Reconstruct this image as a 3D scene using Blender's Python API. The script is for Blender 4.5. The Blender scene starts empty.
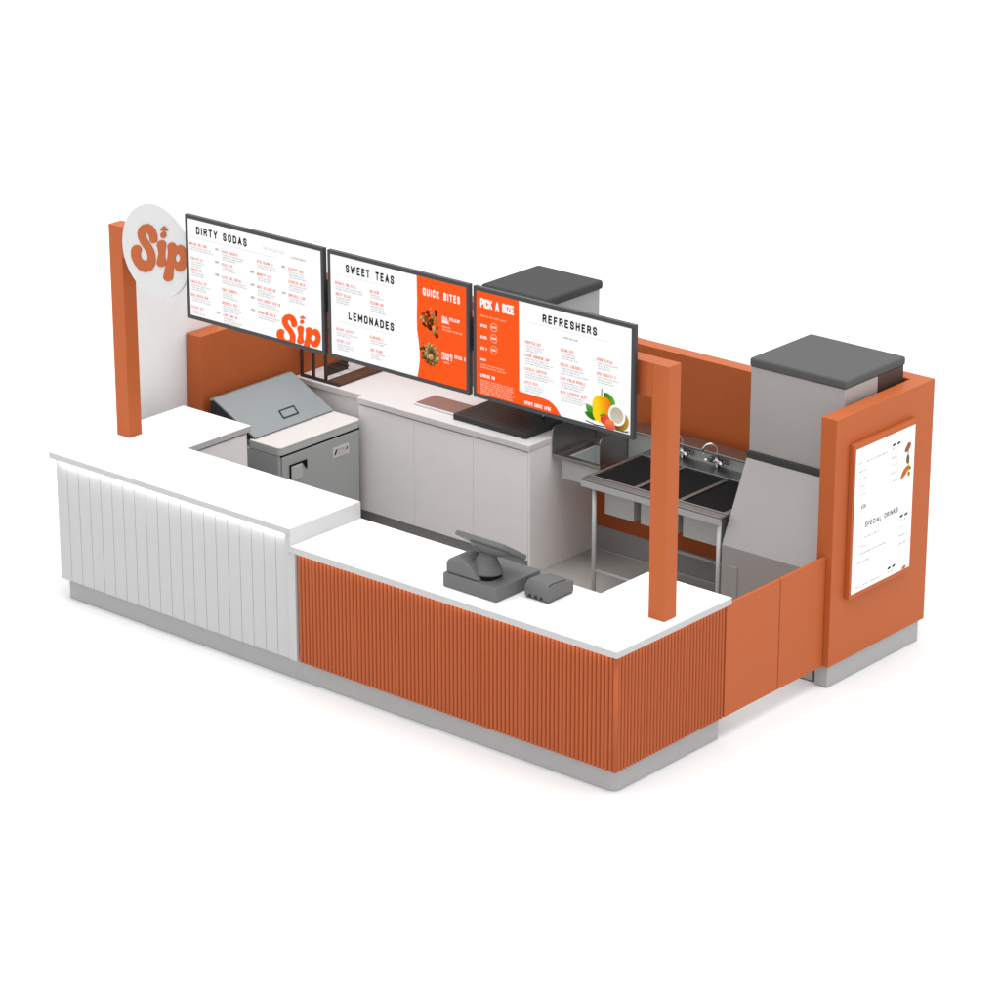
import bpy, bmesh, math, random
import numpy as np
from mathutils import Vector, Matrix
random.seed(7)
C = bpy.context.scene.collection
PI = math.pi

# ------------------------------------------------------------------ materials
def lin(c):
    c = c / 255.0
    return c / 12.92 if c <= .04045 else ((c + .055) / 1.055) ** 2.4
def srgb(r, g, b): return (lin(r), lin(g), lin(b), 1)
def mat(name, col, rough=.5, metal=0., noise=0., bump=0., scale=40., spec=.5, stretch=None, coat=0.):
    m = bpy.data.materials.new(name); m.use_nodes = True
    nt = m.node_tree; b = nt.nodes['Principled BSDF']
    col = (*col[:3], 1)
    b.inputs['Base Color'].default_value = col
    b.inputs['Roughness'].default_value = rough
    b.inputs['Metallic'].default_value = metal
    b.inputs['Specular IOR Level'].default_value = spec
    b.inputs['Coat Weight'].default_value = coat
    if noise or bump:
        tc = nt.nodes.new('ShaderNodeTexCoord'); mp = nt.nodes.new('ShaderNodeMapping')
        if stretch: mp.inputs['Scale'].default_value = stretch
        n = nt.nodes.new('ShaderNodeTexNoise'); n.inputs['Scale'].default_value = scale
        n.inputs['Detail'].default_value = 6
        nt.links.new(tc.outputs['Object'], mp.inputs['Vector']); nt.links.new(mp.outputs['Vector'], n.inputs['Vector'])
        if noise:
            r = nt.nodes.new('ShaderNodeMapRange')
            r.inputs['From Min'].default_value = .3; r.inputs['From Max'].default_value = .7
            r.inputs['To Min'].default_value = 1 - noise; r.inputs['To Max'].default_value = 1 + noise
            mx = nt.nodes.new('ShaderNodeVectorMath'); mx.operation = 'SCALE'
            mx.inputs[0].default_value = col[:3]
            nt.links.new(n.outputs['Fac'], r.inputs['Value']); nt.links.new(r.outputs['Result'], mx.inputs['Scale'])
            nt.links.new(mx.outputs['Vector'], b.inputs['Base Color'])
            rr = nt.nodes.new('ShaderNodeMapRange')
            rr.inputs['To Min'].default_value = max(0, rough - .08); rr.inputs['To Max'].default_value = min(1, rough + .08)
            nt.links.new(n.outputs['Fac'], rr.inputs['Value']); nt.links.new(rr.outputs['Result'], b.inputs['Roughness'])
        if bump:
            bp = nt.nodes.new('ShaderNodeBump'); bp.inputs['Strength'].default_value = bump; bp.inputs['Distance'].default_value = .002
            nt.links.new(n.outputs['Fac'], bp.inputs['Height']); nt.links.new(bp.outputs['Normal'], b.inputs['Normal'])
    return m
def emis(name, col, s=1.0):
    m = bpy.data.materials.new(name); m.use_nodes = True; nt = m.node_tree
    nt.nodes.remove(nt.nodes['Principled BSDF'])
    e = nt.nodes.new('ShaderNodeEmission'); e.inputs['Color'].default_value = (*col[:3], 1); e.inputs['Strength'].default_value = s
    nt.links.new(e.outputs[0], nt.nodes['Material Output'].inputs['Surface'])
    return m
def emis_attr(name):
    m = bpy.data.materials.new(name); m.use_nodes = True; nt = m.node_tree
    nt.nodes.remove(nt.nodes['Principled BSDF'])
    a = nt.nodes.new('ShaderNodeAttribute'); a.attribute_name = 'Col'
    e = nt.nodes.new('ShaderNodeEmission'); nt.links.new(a.outputs['Color'], e.inputs['Color'])
    nt.links.new(e.outputs[0], nt.nodes['Material Output'].inputs['Surface'])
    return m

M = {}
M['ground'] = mat('white_ground', (.69, .69, .69), .9, spec=0)
M['floor'] = mat('grey_floor', (.37, .35, .335), .55, noise=.05, scale=6, bump=.05, spec=.3)
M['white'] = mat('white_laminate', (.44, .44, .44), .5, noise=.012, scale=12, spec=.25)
M['edge'] = mat('shaded_top_sides', (.45, .45, .45), .45, noise=.01, scale=20, spec=.25)  # countertop sides: shade put into the colour, darker than the white top
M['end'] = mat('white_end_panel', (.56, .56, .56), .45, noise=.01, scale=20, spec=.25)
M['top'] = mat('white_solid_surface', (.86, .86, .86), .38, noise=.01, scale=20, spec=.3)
M['cabinet'] = mat('warm_white_laminate', (.80, .79, .785), .5, noise=.015, scale=10, spec=.25)
M['cabtop'] = mat('warm_white_worktop', (.62, .605, .60), .4, noise=.015, scale=20, spec=.3)
M['orange'] = mat('orange_laminate', (.41, .099, .028), .5, noise=.02, scale=9, spec=.15)
M['orange_flute'] = mat('orange_painted_wood', (.375, .088, .027), .5, noise=.05, scale=14, spec=.2, stretch=(6, 6, .6))
M['kick'] = mat('grey_kickboard', (.34, .34, .34), .5, noise=.02, scale=14, spec=.3)
M['darkkick'] = mat('dark_grey_kickboard', (.33, .33, .33), .5, noise=.03, scale=14, spec=.3)
M['steel'] = mat('brushed_steel', (.35, .35, .345), .34, 1., noise=.04, scale=60, stretch=(1, 1, 12))
M['steel_soft'] = mat('satin_steel', (.50, .525, .515), .55, .4, noise=.03, scale=50, stretch=(12, 1, 1))
M['steel_fridge'] = mat('satin_steel_fridge', (.40, .42, .42), .5, .35, noise=.03, scale=40, stretch=(1, 12, 1))
M['steel_lid'] = mat('satin_steel_lid', (.235, .26, .265), .45, .25, noise=.025, scale=40, stretch=(1, 12, 1))
M['ice'] = mat('pale_steel', (.37, .358, .353), .45, .25, noise=.02, scale=40, stretch=(1, 1, 10))
M['dispenser'] = mat('pale_grey_enamel', (.33, .35, .345), .45, noise=.02, scale=30, spec=.3)
M['chrome'] = mat('chrome', (.62, .62, .62), .14, 1.)
M['board'] = mat('white_cutting_board', (.60, .575, .56), .5, noise=.015, scale=50, bump=.05, spec=.25)
M['dark'] = mat('black_plastic', (.012, .012, .012), .5, spec=.3)
M['gap'] = mat('black_rubber_and_bowl_shade', (.006, .006, .006), .8, spec=.1)  # rubber parts, and the sheets that paint the sink bowls dark
M['lid'] = mat('dark_grey_plastic', (.086, .086, .086), .6, noise=.03, scale=60, bump=.05, spec=.08)
M['lid2'] = mat('charcoal_plastic', (.050, .050, .051), .6, noise=.03, scale=60, bump=.05, spec=.08)
M['tray'] = mat('black_drip_tray', (.030, .030, .030), .42, noise=.1, scale=30, spec=.3)
M['pos'] = mat('grey_plastic', (.115, .115, .115), .5, noise=.025, scale=90, bump=.1, spec=.3)
M['pos_dark'] = mat('grey_plastic_dark', (.075, .075, .075), .45, noise=.03, scale=90, spec=.3)
M['frame'] = mat('dark_screen_frame', (.032, .033, .035), .4, noise=.03, scale=60, spec=.3)
M['brown'] = mat('dark_brown_metal', (.045, .028, .020), .45, noise=.06, scale=50, spec=.35)
M['brown2'] = mat('brown_wood', (.085, .042, .025), .5, noise=.18, scale=22, stretch=(1, 9, 1), spec=.3)
M['copper'] = mat('brown_board', (.235, .125, .10), .55, noise=.06, scale=30, spec=.3)
M['sign'] = mat('white_acrylic_disc', (.56, .56, .56), .35, noise=.01, scale=9, spec=.3)
M['panel'] = mat('pale_grey_panel', (.76, .765, .77), .6, noise=.01, scale=5, spec=.2)
M['paper'] = mat('white_poster', (.86, .86, .86), .6, spec=.2)
M['ink'] = mat('black_ink', (.03, .03, .03), .7, spec=.1)
M['inkgrey'] = mat('grey_ink', (.42, .42, .43), .7, spec=.1)
M['inkorange'] = mat('orange_print', (.46, .12, .02), .7, spec=.1)
M['inkbrown'] = mat('brown_print', (.30, .09, .025), .7, spec=.1)
M['inkgreen'] = mat('olive_print', (.12, .12, .05), .7, spec=.1)
M['inkyellow'] = mat('yellow_print', (.6, .42, .12), .7, spec=.1)
M['e_white'] = emis('screen_white', (1, 1, 1), 1.0)
M['e_orange'] = emis('screen_orange', srgb(253, 92, 34))
M['e_black'] = emis('screen_black', srgb(40, 38, 38))
M['e_red'] = emis('screen_red', srgb(246, 128, 108))
M['e_pink'] = emis('screen_pink', srgb(248, 140, 156))
M['e_grey'] = emis('screen_grey', srgb(172, 172, 174))
M['e_pale'] = emis('screen_pale_grey', srgb(222, 222, 224))
M['e_dark'] = emis('screen_dark_grey', srgb(112, 110, 112))
M['e_peach'] = emis('screen_peach', srgb(255, 190, 160))
M['e_art'] = emis_attr('screen_picture')
M['led'] = emis('led_strip', (1, .99, .97), 1.5)

# ------------------------------------------------------------------ builders
WL = {}
class MB:
    def __init__(s): s.bm = bmesh.new(); s.mats = []
    def mi(s, m):
        if m is None: return 0
        if m not in s.mats: s.mats.append(m)
        return s.mats.index(m)
    def _merge(s, t, m):
        i = s.mi(m)
        for f in t.faces: f.material_index = i
        me = bpy.data.meshes.new('t'); t.to_mesh(me); t.free()
        s.bm.from_mesh(me); bpy.data.meshes.remove(me)
    def box(s, x0, x1, y0, y1, z0, z1, bev=.003, m=None, seg=2):
        t = bmesh.new(); r = bmesh.ops.create_cube(t, size=1)
        for v in r['verts']:
            v.co = Vector((x0 + (v.co.x + .5) * (x1 - x0), y0 + (v.co.y + .5) * (y1 - y0), z0 + (v.co.z + .5) * (z1 - z0)))
        b = min(bev, .45 * min(abs(x1 - x0), abs(y1 - y0), abs(z1 - z0)))
        if b > 0: bmesh.ops.bevel(t, geom=t.edges[:], offset=b, segments=seg, affect='EDGES', profile=.5)
        s._merge(t, m); return s
    def prism(s, pts, axis, a, b, bev=.003, m=None, seg=2):
        """closed outline pts (2-D) swept along axis from a to b. axis x: pts=(y,z); y: (x,z); z: (x,y)"""
        t = bmesh.new()
        def P(p, w): return {'x': (w, p[0], p[1]), 'y': (p[0], w, p[1]), 'z': (p[0], p[1], w)}[axis]
        va = [t.verts.new(P(p, a)) for p in pts]; vb = [t.verts.new(P(p, b)) for p in pts]
        t.faces.new(va); t.faces.new(vb[::-1])
        n = len(pts)
        for i in range(n): t.faces.new((va[i], vb[i], vb[(i + 1) % n], va[(i + 1) % n]))
        bmesh.ops.recalc_face_normals(t, faces=t.faces[:])
        if bev > 0:
            ed = [e for e in t.edges if len(e.link_faces) == 2 and e.calc_face_angle(0) > .5]
            bmesh.ops.bevel(t, geom=ed, offset=bev, segments=seg, affect='EDGES', profile=.5)
        s._merge(t, m); return s
    def tube(s, pts, r, n=12, m=None, cap=True):
        t = bmesh.new(); pts = [Vector(p) for p in pts]; rings = []
        rs = r if isinstance(r, (list, tuple)) else [r] * len(pts)
        d0 = (pts[1] - pts[0]).normalized(); up = Vector((0, 0, 1)) if abs(d0.z) < .9 else Vector((1, 0, 0))
        u = d0.cross(up).normalized()
        for i, p in enumerate(pts):
            if i == 0: d = pts[1] - p
            elif i == len(pts) - 1: d = p - pts[i - 1]
            else: d = (pts[i + 1] - p).normalized() + (p - pts[i - 1]).normalized()
            d.normalize(); u = (u - d * u.dot(d)).normalized(); w = d.cross(u)
            rings.append([t.verts.new(p + (u * math.cos(2 * PI * k / n) + w * math.sin(2 * PI * k / n)) * rs[i]) for k in range(n)])
        for a, b in zip(rings, rings[1:]):
            for k in range(n):
                f = t.faces.new((a[k], a[(k + 1) % n], b[(k + 1) % n], b[k])); f.smooth = True
        if cap: t.faces.new(rings[0][::-1]); t.faces.new(rings[-1])
        s._merge(t, m); return s
    def loft(s, sections, m=None, smooth=True):
        t = bmesh.new(); rings = [[t.verts.new(p) for p in sec] for sec in sections]; n = len(rings[0])
        for a, b in zip(rings, rings[1:]):
            for k in range(n):
                f = t.faces.new((a[k], a[(k + 1) % n], b[(k + 1) % n], b[k])); f.smooth = smooth
        t.faces.new(rings[0][::-1]); t.faces.new(rings[-1])
        bmesh.ops.recalc_face_normals(t, faces=t.faces[:]); s._merge(t, m); return s
    def quad(s, pts, m=None):
        i = s.mi(m); f = s.bm.faces.new([s.bm.verts.new(p) for p in pts]); f.material_index = i; return s
    def band(s, top, edge):  # gives upright faces the darker colour, painting them as less lit
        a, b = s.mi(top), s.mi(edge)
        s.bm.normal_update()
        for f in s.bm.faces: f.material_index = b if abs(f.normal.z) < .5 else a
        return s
    def build(s, name, material=None, parent=None, smooth=False):
        me = bpy.data.meshes.new(name)
        vs = [v.co for v in s.bm.verts]
        lo = Vector([min(v[i] for v in vs) for i in range(3)]); hi = Vector([max(v[i] for v in vs) for i in range(3)])
        c = Vector(((lo.x + hi.x) / 2, (lo.y + hi.y) / 2, lo.z))
        bmesh.ops.translate(s.bm, verts=s.bm.verts[:], vec=-c)
        if smooth:
            for f in s.bm.faces: f.smooth = True
        s.bm.to_mesh(me); s.bm.free()
        for mm in ([material] if not s.mats else s.mats): me.materials.append(mm)
        return link(name, me, c, parent)
def link(name, me, c, parent):
    o = bpy.data.objects.new(name, me); C.objects.link(o)
    if parent: o.parent = parent; o.location = c - WL[parent]
    else: o.location = c
    WL[o] = Vector(c)
    return o
def thing(name, loc, label, cat, group=None):
    o = bpy.data.objects.new(name, None); C.objects.link(o); o.location = loc; WL[o] = Vector(loc)
    o.empty_display_size = .1
    return tag(o, label, cat, group)
def tag(o, label, cat, group=None):
    o['label'] = label; o['category'] = cat
    if group: o['group'] = group
    return o
def rrect(x0, x1, y0, y1, r, n=5):
    pts = []
    for cx, cy, a in ((x1 - r, y1 - r, 0), (x0 + r, y1 - r, 90), (x0 + r, y0 + r, 180), (x1 - r, y0 + r, 270)):
        for k in range(n + 1):
            t = math.radians(a + 90 * k / n); pts.append((cx + r * math.cos(t), cy + r * math.sin(t)))
    return pts

# flat artwork: marching squares on a signed distance function -> mesh in the (u, w) plane
def sd_stroke(pts):
    P = [np.array(p, float) for p in pts]
    def f(U, W):
        best = np.full(U.shape, 9.)
        for a, b in zip(P, P[1:]):
            d = b[:2] - a[:2]; L = max(d @ d, 1e-12)
            t = np.clip(((U - a[0]) * d[0] + (W - a[1]) * d[1]) / L, 0, 1)
            dd = np.hypot(U - a[0] - t * d[0], W - a[1] - t * d[1]) - (a[2] + t * (b[2] - a[2]))
            best = np.minimum(best, dd)
        return best
    return f
def sd_ell(cx, cy, rx, ry, ang=0.):
    ca, sa = math.cos(math.radians(ang)), math.sin(math.radians(ang))
    def f(U, W):
        x = (U - cx) * ca + (W - cy) * sa; y = -(U - cx) * sa + (W - cy) * ca
        return (np.hypot(x / rx, y / ry) - 1) * min(rx, ry)
    return f
def sd_leaf(x0, y0, x1, y1, w):
    L = math.hypot(x1 - x0, y1 - y0); a = math.atan2(y1 - y0, x1 - x0); h = L / 2
    R = (h * h + w * w) / (2 * w)
    cx, cy = (x0 + x1) / 2, (y0 + y1) / 2; nx, ny = -math.sin(a), math.cos(a)
    def f(U, W):
        return np.maximum(np.hypot(U - cx - nx * (R - w), W - cy - ny * (R - w)), np.hypot(U - cx + nx * (R - w), W - cy + ny * (R - w))) - R
    return f
def union(*fs):
    def f(U, W):
        r = fs[0](U, W)
        for g in fs[1:]: r = np.minimum(r, g(U, W))
        return r
    return f
def clip_rect(fn, x0, x1, y0, y1):
    def f(U, W): return np.maximum(fn(U, W), np.maximum(np.maximum(x0 - U, U - x1), np.maximum(y0 - W, W - y1)))
    return f
def sdf_poly(fn, x0, x1, y0, y1, h):
    """returns vertices (u,w) and polygons of the inside of fn"""
    nx = int((x1 - x0) / h) + 2; ny = int((y1 - y0) / h) + 2
    U, W = np.meshgrid(x0 + h * np.arange(nx), y0 + h * np.arange(ny), indexing='ij')
    D = fn(U, W); vid = {}; V = []; F = []
    def cv(i, j):
        k = (i, j)
        if k not in vid: vid[k] = len(V); V.append((U[i, j], W[i, j]))
        return vid[k]
    def ev(a, b):
        k = (min(a, b), max(a, b), 'e')
        if k not in vid:
            da, db = D[k[0]], D[k[1]]; t = da / (da - db); t = min(max(t, .02), .98)
            vid[k] = len(V)
            V.append((U[k[0]] + t * (U[k[1]] - U[k[0]]), W[k[0]] + t * (W[k[1]] - W[k[0]])))
        return vid[k]
    I = D < 0
    for i in range(nx - 1):
        for j in range(ny - 1):
            cs = [(i, j), (i + 1, j), (i + 1, j + 1), (i, j + 1)]
            ins = [bool(I[c]) for c in cs]
            if not any(ins): continue
            poly = []
            for k in range(4):
                a, b = cs[k], cs[(k + 1) % 4]
                if ins[k]: poly.append(cv(*a))
                if ins[k] != ins[(k + 1) % 4]: poly.append(ev(a, b))
            if len(poly) >= 3: F.append(poly)
    return V, F
def art(mb, fn, bounds, h, place, m, col=None, thick=None):
    """add the shape to mb: place(u,w,d) -> 3-D point, d = height above the surface"""
    V, F = sdf_poly(fn, *bounds, h)
    i = mb.mi(m)
    d1 = thick or 0.
    vs = [mb.bm.verts.new(place(u, w, d1)) for u, w in V]
    lay = None
    if col: lay = mb.bm.loops.layers.float_color.get('Col') or mb.bm.loops.layers.float_color.new('Col')
    cnt = {}
    for f in F:
        fc = mb.bm.faces.new([vs[k] for k in f]); fc.material_index = i
        if col:
            for lp, k in zip(fc.loops, f): lp[lay] = (*col(*V[k])[:3], 1)
        if thick:
            for a, b in zip(f, f[1:] + f[:1]): cnt[(a, b)] = 1
    if thick:
        bk = {}
        def back(k):
            if k not in bk: bk[k] = mb.bm.verts.new(place(V[k][0], V[k][1], 0.))
            return bk[k]
        for (a, b) in cnt:
            if (b, a) not in cnt:
                fc = mb.bm.faces.new((vs[b], vs[a], back(a), back(b))); fc.material_index = i
    return mb
def text(mb, s, u0, u1, w0, w1, place, m, bold=0., space=1.15):
    cu = bpy.data.curves.new('t', 'FONT'); cu.body = s; cu.space_character = space; cu.offset = bold; cu.resolution_u = 4
    o = bpy.data.objects.new('t', cu); C.objects.link(o)
    dg = bpy.context.evaluated_depsgraph_get(); me = bpy.data.meshes.new_from_object(o.evaluated_get(dg))
    bpy.data.objects.remove(o); bpy.data.curves.remove(cu)
    co = [v.co.copy() for v in me.vertices]
    x0 = min(c.x for c in co); x1 = max(c.x for c in co); y0 = min(c.y for c in co); y1 = max(c.y for c in co)
    i = mb.mi(m)
    vs = [mb.bm.verts.new(place(u0 + (c.x - x0) / (x1 - x0) * (u1 - u0), w0 + (c.y - y0) / (y1 - y0) * (w1 - w0), 0.)) for c in co]
    for p in me.polygons:
        try: f = mb.bm.faces.new([vs[k] for k in p.vertices]); f.material_index = i
        except ValueError: pass
    bpy.data.meshes.remove(me)
    return mb
def rect(mb, u0, u1, w0, w1, place, m, d=0.):
    mb.quad([place(u0, w0, d), place(u1, w0, d), place(u1, w1, d), place(u0, w1, d)], m)
def greek(mb, u, w, width, h, place, m, rnd, word=(3, 8), fill=.62):
    """a line of print too small to read: letter-sized strokes grouped into words"""
    x = u; lw = h * .62; n = rnd.randint(*word)
    while x < u + width:
        if n <= 0: x += lw * .9; n = rnd.randint(*word); continue
        t = h * .22; k = rnd.randint(0, 3); e = x + lw * .78
        rect(mb, x, x + t, w, w + h, place, m)
        if k in (0, 2): rect(mb, x + t, e, w + h - t, w + h, place, m)
        if k in (1, 2, 3): rect(mb, x + t, e, w, w + t, place, m)
        if k == 3: rect(mb, e - t, e, w + t, w + h, place, m)
        if k != 1: rect(mb, x + t, e - t * .5, w + h * .42, w + h * .42 + t, place, m)
        x += lw; n -= 1

# condensed signwriter's capitals drawn with strokes in a unit-high box
GL = {
 'A': (.56, ['0,0 .28,1 .56,0', '.12,.3 .44,.3']), 'B': (.5, ['0,0 0,1 .3,1 .48,.88 .48,.65 .3,.53 0,.53', '.3,.53 .5,.4 .5,.14 .32,0 0,0']),
 'C': (.48, ['.48,.72 .48,.85 .36,1 .12,1 0,.85 0,.15 .12,0 .36,0 .48,.15 .48,.28']), 'D': (.5, ['0,0 0,1 .32,1 .5,.84 .5,.16 .32,0 0,0']),
 'E': (.44, ['.44,1 0,1 0,0 .44,0', '0,.52 .36,.52']), 'F': (.44, ['.44,1 0,1 0,0', '0,.52 .36,.52']), 'H': (.5, ['0,0 0,1', '.5,0 .5,1', '0,.52 .5,.52']),
 'I': (0., ['0,0 0,1']), 'K': (.52, ['0,0 0,1', '.5,1 0,.4', '.16,.58 .52,0']), 'L': (.42, ['0,1 0,0 .42,0']), 'M': (.66, ['0,0 0,1 .33,.3 .66,1 .66,0']),
 'N': (.5, ['0,0 0,1 .5,0 .5,1']), 'O': (.5, ['.14,0 0,.15 0,.85 .14,1 .36,1 .5,.85 .5,.15 .36,0 .14,0']), 'P': (.48, ['0,0 0,1 .32,1 .48,.87 .48,.58 .32,.45 0,.45']),
 'Q': (.5, ['.14,0 0,.15 0,.85 .14,1 .36,1 .5,.85 .5,.15 .36,0 .14,0', '.3,.2 .54,-.06']), 'R': (.5, ['0,0 0,1 .32,1 .48,.88 .48,.62 .32,.5 0,.5', '.28,.5 .5,0']),
 'S': (.48, ['.47,.76 .47,.86 .35,1 .12,1 0,.86 0,.7 .1,.57 .38,.43 .48,.3 .48,.14 .36,0 .12,0 0,.14 0,.25']), 'T': (.5, ['0,1 .5,1', '.25,1 .25,0']),
 'U': (.5, ['0,1 0,.15 .14,0 .36,0 .5,.15 .5,1']), 'W': (.78, ['0,1 .19,0 .39,.8 .59,0 .78,1']), 'Y': (.52, ['0,1 .26,.45 .52,1', '.26,.45 .26,0']), 'Z': (.46, ['0,1 .46,1 0,0 .46,0'])}
def sign_text(mb, s, u0, u1, w0, w1, place, m, r=.085, gap=.3):
    W = sum((GL[c][0] if c != ' ' else .35) for c in s) + gap * (len(s) - 1) + 2 * r
    k = (u1 - u0) / W; H = w1 - w0; x = r
    for c in s:
        if c == ' ': x += .35 + gap; continue
        wd, st = GL[c]; fs = []
        for q in st: fs.append(sd_stroke([(float(a.split(',')[0]), r + float(a.split(',')[1]) * (1 - 2 * r), r) for a in q.split()]))
        pl = lambda u, w, d, x=x: place(u0 + (x + u) * k, w0 + w * H, d)
        art(mb, union(*fs), (-r - .02, wd + r + .06, -.14, 1.02), .035, pl, m)
        x += wd + gap
    return mb

# the bubble lettering of the drink stand, in metres, origin at its top left (S left edge, S top edge)
LS = [(476, 350, 54), (470, 290, 56), (448, 238, 58), (420, 206, 60), (385, 190, 62), (345, 196, 60), (316, 224, 58), (304, 262, 56), (312, 315, 55), (340, 380, 53), (393, 455, 52),
      (430, 520, 52), (447, 580, 53), (449, 640, 55), (432, 695, 66), (400, 728, 76), (360, 738, 82), (310, 720, 74), (268, 685, 64), (236, 630, 62), (222, 575, 66), (226, 515, 71), (232, 500, 70)]
LI = [(590, 428, 65), (592, 480, 54), (595, 545, 45), (591, 610, 52), (588, 676, 67)]
LP = [(736, 455, 60), (732, 520, 48), (722, 610, 44), (705, 740, 56), (686, 882, 68)]
def sip_shape(U, W):
    bowl = np.minimum(sd_stroke(LP)(U, W), sd_ell(852, 620, 104, 190)(U, W))
    bowl = np.maximum(bowl, -sd_ell(820, 616, 36, 58, 4)(U, W))
    r = np.minimum(np.minimum(sd_stroke(LS)(U, W), sd_stroke(LI)(U, W)), bowl)
    r = np.minimum(r, sd_ell(616, 288, 40, 46)(U, W))
    for x, y, q in ((597, 208, 20), (626, 182, 20), (658, 212, 20), (628, 222, 14)): r = np.minimum(r, sd_ell(x, y, q * 1.15, q)(U, W))
    return r
def sip(place, A, y, h, m, mb, thick=None, rect_=None):
    """lettering drawn on its own grid and laid on the wall plane y by the 2-D map A"""
    ox, oz, a0, a1, b0, b1 = A
    X = lambda U, W: ox + (U - 500) * a0 + (W - 500) * b0
    Z = lambda U, W: oz + (U - 500) * a1 + (W - 500) * b1
    f = sip_shape
    if rect_:
        x0, x1, z0, z1 = rect_; f = lambda U, W: np.maximum(sip_shape(U, W), np.maximum(np.maximum(x0 - X(U, W), X(U, W) - x1), np.maximum(z0 - Z(U, W), Z(U, W) - z1)) * 2000)
    return art(mb, f, (140, 970, 110, 965), h, lambda u, w, d: place(X(u, w), Z(u, w), d), m, thick=thick)

# ------------------------------------------------------------------ setting
def structure(o): o['kind'] = 'structure'; return o
structure(MB().box(-40, 40, -40, 60, -.05, 0, 0).build('ground', M['ground']))
structure(MB().box(-4.69, -.32, .36, 2.955, .001, .006, 0).build('floor', M['floor']))

ZL, ZH, ZK, YI = .90, 1.008, .143, .623
# ------------------------------------------------------------------ white L-shaped counter
wc = thing('white_counter', (-3.5, .3, 0), 'taller white L-shaped counter faced with vertical white boards', 'counter')
XL, XM, XJ, YK = -4.624, -2.505, -4.002, 1.199
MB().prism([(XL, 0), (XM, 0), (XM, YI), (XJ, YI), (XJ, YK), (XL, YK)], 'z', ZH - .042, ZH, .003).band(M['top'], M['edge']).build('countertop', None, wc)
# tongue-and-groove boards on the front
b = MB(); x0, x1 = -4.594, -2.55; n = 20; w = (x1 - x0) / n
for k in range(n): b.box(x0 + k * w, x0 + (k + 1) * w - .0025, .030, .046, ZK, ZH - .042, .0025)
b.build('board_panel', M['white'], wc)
b = MB()
b.box(x0, XM - .001, .046, .066, ZK, ZH - .042, 0)
b.box(x0, x0 + .02, .066, YK - .03, ZK, ZH - .042, .001); b.box(x0, XJ - .03, YK - .03, YK - .012, ZK, ZH - .042, .001)
b.build('carcass', M['white'], wc)
MB().box(XJ - .03, XJ - .012, YI - .02, YK - .03, .1, ZH - .057, .002).build('inner_panel', M['cabinet'], wc)
MB().box(-2.548, -2.487, .020, .045, ZK, ZL - .045, .003).box(-2.548, XM - .001, .004, .045, ZL - .0445, ZH - .0425, .003).build('end_trim', M['white'], wc)
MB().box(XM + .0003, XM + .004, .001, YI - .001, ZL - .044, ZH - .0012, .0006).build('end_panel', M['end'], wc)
MB().box(XL + .06, -2.49, .07, .09, .002, ZK - .001, .002).box(XL + .06, XL + .08, .09, YK - .05, .002, ZK - .001, .002).build('kickboard', M['kick'], wc)
MB().box(-4.58, -2.56, .008, .018, ZH - .0438, ZH - .0424, 0).build('led_strip', M['led'], wc)

# ------------------------------------------------------------------ orange fluted counter
oc = thing('fluted_counter', (-1.2, .3, 0), 'lower counter with white top over orange fluted front and end', 'counter')
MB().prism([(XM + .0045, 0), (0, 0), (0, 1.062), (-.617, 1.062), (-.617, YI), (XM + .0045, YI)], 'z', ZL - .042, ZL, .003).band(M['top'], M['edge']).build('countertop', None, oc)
def flutes(a, b, n, axis, face):
    """half-round slats side by side on a backing board"""
    mb = MB(); p = (b - a) / n; pts = []
    for k in range(n):
        c = a + (k + .5) * p
        for j in range(7):
            t = math.radians(172 - j * 164 / 6); pts.append((c + .405 * p * math.cos(t), .0118 * math.sin(t)))
        if k < n - 1: pts.append((a + (k + 1) * p, -.004))
    t = bmesh.new(); rows = []
    for z in (ZK, ZL - .042):
        rows.append([t.verts.new((u, face - d + .0118, z) if axis == 'x' else (face + d - .0118, u, z)) for u, d in pts])
    for i in range(len(pts) - 1):
        f = t.faces.new((rows[0][i], rows[0][i + 1], rows[1][i + 1], rows[1][i])); f.smooth = False
    base = (.019 if axis == 'x' else -.019)
    bk = [[t.verts.new((u, face + base + .008, z) if axis == 'x' else (face + base - .008, u, z)) for u in (a, b)] for z in (ZK, ZL - .042)]
    t.faces.new((rows[0][0], *rows[0][1:], bk[0][1], bk[0][0])); t.faces.new((rows[1][0], *rows[1][1:], bk[1][1], bk[1][0]))
    t.faces.new((rows[0][0], rows[1][0], bk[1][0], bk[0][0])); t.faces.new((rows[0][-1], rows[1][-1], bk[1][1], bk[0][1]))
    t.faces.new((bk[0][0], bk[0][1], bk[1][1], bk[1][0]))
    bmesh.ops.recalc_face_normals(t, faces=t.faces[:])
    mb._merge(t, None); return mb
flutes(-2.480, -.052, 80, 'x', .030).build('fluted_front', M['orange_flute'], oc)
flutes(.052, 1.040, 33, 'y', -.025).build('fluted_end', M['orange_flute'], oc)
MB().tube([(-.0395, .0445, ZK), (-.0395, .0445, ZL - .0425)], .0145, 14).build('corner_bead', M['orange_flute'], oc)
MB().box(-2.48, -.06, .058, .075, ZK, ZL - .043, 0).box(-.072, -.055, .06, 1.04, ZK, ZL - .043, 0).box(-.59, -.075, 1.02, 1.04, ZK, ZL - .043, 0).build('carcass', M['orange'], oc)
k = .05
MB().prism([(-2.489, .07), *[(-.056 - k + k * math.sin(math.radians(a)), .07 + k - k * math.cos(math.radians(a))) for a in range(0, 91, 15)], (-.056, 1.03), (-.076, 1.03), (-.076, .09 + k), (-.106, .09), (-2.489, .09)], 'z', .002, ZK - .001, 0).build('kickboard', M['kick'], oc)
MB().box(-2.46, -.05, .004, .008, ZL - .0434, ZL - .0424, 0).build('led_strip', M['led'], oc)
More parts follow.
